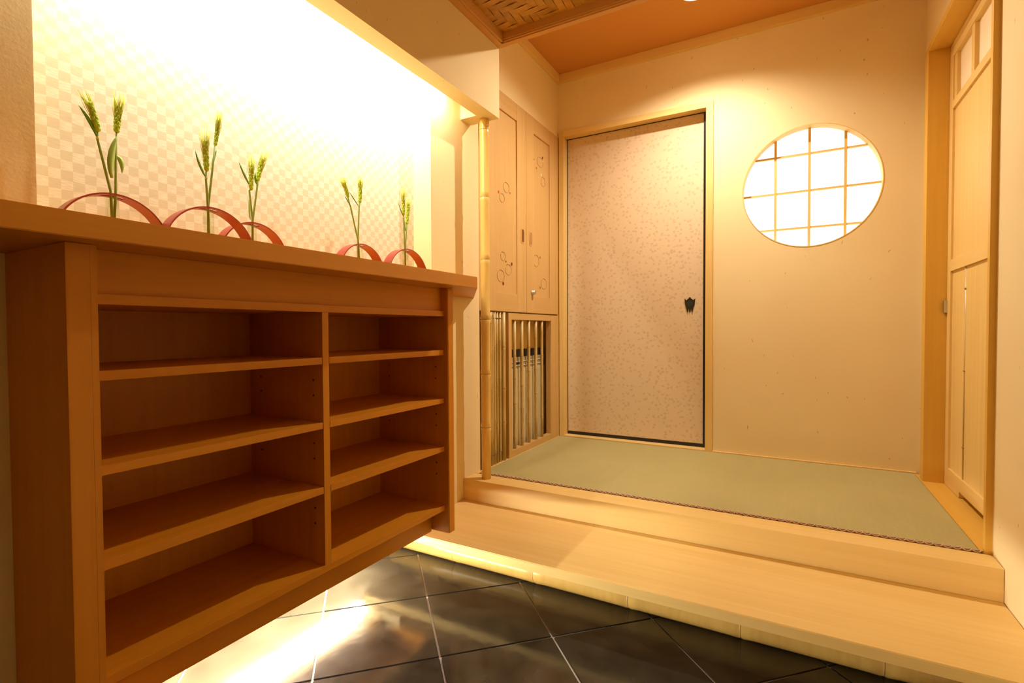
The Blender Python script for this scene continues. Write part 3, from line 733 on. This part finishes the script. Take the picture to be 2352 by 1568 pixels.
SP = [
 dict(a=[(0.5, 1.187), (0.479, 1.286), (0.480, 1.302)], la=[(0.479, 1.286), (0.466, 1.315), (0.45, 1.338)], ea=[(0.48, 1.300), (0.468, 1.350)], wa=(0.457, 1.374), b=[(0.511, 1.188), (0.513, 1.262), (0.516, 1.314)], lb=[(0.513, 1.262), (0.523, 1.254), (0.524, 1.230)], eb=[(0.516, 1.312), (0.521, 1.366)], wb=(0.523, 1.402), lc=[(0.500, 1.212), (0.500, 1.256), (0.512, 1.301)]),
 dict(a=[(0.671, 1.189), (0.667, 1.25), (0.668, 1.269)], la=[(0.667, 1.25), (0.653, 1.275), (0.644, 1.305)], ea=[(0.668, 1.267), (0.666, 1.332)], wa=(0.664, 1.368), b=[(0.675, 1.19), (0.687, 1.279), (0.694, 1.335)], lb=[(0.687, 1.279), (0.691, 1.301), (0.698, 1.323)], eb=[(0.695, 1.334), (0.705, 1.394)], wb=(0.71, 1.424)),
 dict(a=[(0.816, 1.193), (0.808, 1.262), (0.812, 1.270)], la=[(0.808, 1.276), (0.793, 1.301), (0.78, 1.328)], ea=[(0.812, 1.266), (0.814, 1.330)], wa=(0.811, 1.362), b=[(0.821, 1.194), (0.836, 1.286), (0.838, 1.299)], lb=[(0.836, 1.286), (0.831, 1.3), (0.832, 1.319)], eb=[(0.837, 1.297), (0.853, 1.358)], wb=(0.867, 1.39), lc=[(0.806, 1.188), (0.804, 1.215), (0.804, 1.241)]),
 dict(a=[(1.164, 1.187), (1.134, 1.285), (1.121, 1.318)], la=[(1.134, 1.286), (1.122, 1.302), (1.107, 1.317)], ea=[(1.122, 1.316), (1.107, 1.357)], wa=(1.095, 1.376), b=[(1.168, 1.182), (1.176, 1.299), (1.181, 1.315)], lb=[(1.176, 1.299), (1.155, 1.32), (1.135, 1.338)], eb=[(1.181, 1.313), (1.185, 1.382)], wb=(1.184, 1.404)),
 dict(a=[(1.384, 1.195), (1.378, 1.302), (1.377, 1.316)], la=[(1.378, 1.302), (1.362, 1.324), (1.35, 1.349)], ea=[(1.377, 1.312), (1.375, 1.381)], wa=(1.375, 1.414), b=[(1.393, 1.196), (1.401, 1.257), (1.406, 1.289)], lb=[(1.401, 1.256), (1.395, 1.274), (1.394, 1.297)], eb=[(1.406, 1.285), (1.415, 1.359)], wb=(1.419, 1.39)),
]
WHICH = ['in the vase at the left end of the counter', 'in the second vase from the left', 'in the third vase from the left', 'in the fourth vase from the left', 'in the vase at the right end of the counter']
def bez(p, n=8):
    p = [Vector(q) for q in p]
    if len(p) == 2: return [p[0].lerp(p[1], i/n) for i in range(n+1)]
    return [p[0]*(1-t)**2+(p[1]*2-(p[0]+p[2])*0.5)*2*t*(1-t)+p[2]*t*t for t in [i/n for i in range(n+1)]]
def blade(pts, w, twist, xm):
    """lens-section leaf along pts, widest near one third"""
    P = bez(pts, 9); bm = bmesh.new(); rows = []
    for i, p in enumerate(P):
        t = i/(len(P)-1); ww = w*0.5*(math.sin(math.pi*min(t*0.92+0.08, 1))**0.75)+0.0003
        tg = (P[min(i+1, 9)]-P[max(i-1, 0)]).normalized()
        side = tg.cross(Vector((1, 0, 0))).normalized(); side = Matrix.Rotation(twist, 3, tg) @ side
        nrm = tg.cross(side)
        rows.append([bm.verts.new(p+side*ww), bm.verts.new(p+nrm*0.0007-nrm*ww*0.25), bm.verts.new(p-side*ww), bm.verts.new(p-nrm*0.0007-nrm*ww*0.25)])
    for a, b in zip(rows, rows[1:]):
        for k in range(4):
            f = bm.faces.new((a[k], a[(k+1) % 4], b[(k+1) % 4], b[k])); f.smooth = True
    bm.faces.new(rows[0]); bm.faces.new(list(reversed(rows[-1])))
    return bm
def barley(xm, y0, stem, leaf, ear, awn, lw, label, ew, extra=None, leafmat=None, dx=0.0):
    """one stem of barley standing in the tube: stalk, ear, awns, leaf"""
    foot = Vector((xm+dx*0.6, y0+(stem[0][0]-y0)*0.25, ZC1+0.0062))
    t = thing('barley_stem', foot, label, 'barley', 'barley stems in the vases')
    V = lambda p, k=1.0: Vector((xm+dx*k, p[0], p[1]))
    pts = [foot]+[V(p, 0.5+0.5*i/len(stem)) for i, p in enumerate(stem)]
    part('stalk', tube(pts, [0.0027, 0.0027]+[0.0023]*(len(pts)-3)+[0.0016], 8), GRN, t)
    a, b = V(ear[0]), V(ear[1]); ax = (b-a); ln = ax.length; ax.normalize()
    s1 = ax.cross(Vector((1, 0, 0))).normalized(); s2 = ax.cross(s1)
    bm = bmesh.new(); rows_ = 8
    for k in range(rows_):
        tt = (k+0.5)/rows_; rr = ew*0.30*math.sin(math.pi*min(0.22+tt*0.70, 1))
        for m in range(4):
            an = m*math.pi/2+(k % 2)*math.pi/4
            c = a+ax*ln*tt+(s1*math.cos(an)+s2*math.sin(an))*rr
            bm_ell(bm, c, ax+(s1*math.cos(an)+s2*math.sin(an))*0.25, ew*0.27, ln*0.105, 6, 4)
    part('ear', bm, EAR, t)
    bm = bmesh.new(); tip = V(awn); d0 = (tip-b)
    for k in range(44):
        tt = random.uniform(0.25, 1.0); an = random.uniform(0, 2*math.pi); off = (s1*math.cos(an)+s2*math.sin(an))
        p0 = a+ax*ln*tt+off*ew*0.3
        e = b+d0*random.uniform(0.55, 1.0)*(0.45+0.55*tt)+off*ew*random.uniform(0.35, 1.0)
        bm_tube(bm, [p0, (p0+e)/2+off*ew*0.12, e], [0.00055, 0.00045, 0.0002], 4)
    o = part('awns', bm, AWN, t); o['kind'] = 'stuff'
    part('leaf', blade([V(p) for p in leaf], lw, random.uniform(-0.5, 0.3), xm), leafmat or LEAF, t)
    nd = V(leaf[0]); part('leaf_node', tube([nd-Vector((0, 0, 0.0025)), nd+Vector((0, 0, 0.0025))], 0.0026, 8), AWN, t)
    if extra: part('leaf', blade([V(p, 1.6) for p in extra], 0.013 if xm > -1.215 and y0 < 0.6 else 0.005, 0.15, xm), LEAFP, t)
    return t
for i in range(5):
    xm, y0, top = vase(i); s = SP[i]
    barley(xm, y0, s['a'], s['la'], s['ea'], s['wa'], 0.0062 if i == 0 else 0.0058, 'left-hand green barley stem '+WHICH[i], 0.0125 if i < 2 else 0.0115, s.get('lc'), None, 0.0055)
    barley(xm, y0, s['b'], s['lb'], s['eb'], s['wb'], 0.009 if i == 0 else 0.0062, 'right-hand green barley stem '+WHICH[i], 0.012 if i != 1 else 0.009, None, LEAFP if i == 0 else LEAF, -0.0055)

# ------------------------------------------------------------------ lamps
def area(name, loc, sx, sy, energy, col, rot, parent):
    ld = bpy.data.lights.new(name, 'AREA'); ld.shape = 'RECTANGLE'; ld.size = sx; ld.size_y = sy; ld.energy = energy; ld.color = col
    o = bpy.data.objects.new(name, ld); COL.objects.link(o); o.parent = parent; o.location = Vector(loc)-wloc(parent); o.rotation_euler = rot
    return o
def downlight(pos, zc, energy, col, size, blend, label, tilt):
    t = thing('ceiling_downlight', (pos[0], pos[1], zc), label, 'ceiling light')
    n = 40; bm = bmesh.new(); rg = []
    for rr, zz in ((0.060, zc-0.0005), (0.060, zc-0.003), (0.056, zc-0.004), (0.055, zc-0.001)):
        rg.append([bm.verts.new((pos[0]+rr*math.cos(2*math.pi*k/n), pos[1]+rr*math.sin(2*math.pi*k/n), zz)) for k in range(n)])
    for a, b in zip(rg, rg[1:]):
        for k in range(n): bm.faces.new((a[k], a[(k+1) % n], b[(k+1) % n], b[k])).smooth = True
    part('trim_ring', bm, HOUSING, t)
    part('lens', tube([(pos[0], pos[1], zc-0.0025), (pos[0], pos[1], zc-0.0005)], 0.0545, 32), LENS, t)
    ld = bpy.data.lights.new('lamp', 'SPOT'); ld.energy = energy; ld.color = col; ld.spot_size = size; ld.spot_blend = blend; ld.shadow_soft_size = 0.020
    o = bpy.data.objects.new('lamp', ld); COL.objects.link(o); o.parent = t; o.location = Vector(pos)-wloc(t); o.rotation_euler = tilt
    return t
downlight(LAMP_POS, ZC, E_DOWN, WARM, R(153), 0.84, 'recessed ceiling downlight shining on the paper door', (R(-12), R(0), 0))
downlight(Vector((-0.30, 0.35, ZCE-0.012)), ZCE, E_ENTRY_FILL, WARM, R(150), 0.5, 'added unseen fill downlight in the woven entry ceiling', (0, 0, 0))  # weak fill light out of view, added to lift the entry
nl = thing('tube_lamp', (-1.213, 1.0, 1.885), 'slim tube lamp hidden behind the fascia of the niche light box', 'lamp')
part('housing', box(-1.180, -1.200, 0.30, 1.70, 1.885, 1.925), HOUSING, nl)
part('diffuser', tube([(-1.213, 0.32, 1.905), (-1.213, 1.68, 1.905)], 0.011, 12), TUBE, nl)
area('lamp', (-1.226, 1.0, 1.895), 0.022, 1.30, E_NICHE, (1.0, 0.97, 0.86), (0, R(38), 0), nl)
ul = thing('light_strip', (-1.45, 0.9, 0.12), 'slim light strip in the recess under the floating shoe shelf', 'lamp')
part('housing', box(-1.4615, -1.447, 0.42, 1.39, 0.150, 0.176), HOUSING, ul)
UL, UR = 0.94, 0.009
TUBE2 = make_paper('under_shelf_tube', E_UNDER/(math.pi*2*math.pi*UR*UL), (1.0, 0.94, 0.84))
part('diffuser', tube([(-1.434, 0.435, 0.163), (-1.434, 0.435+UL, 0.163)], UR, 12), TUBE2, ul)
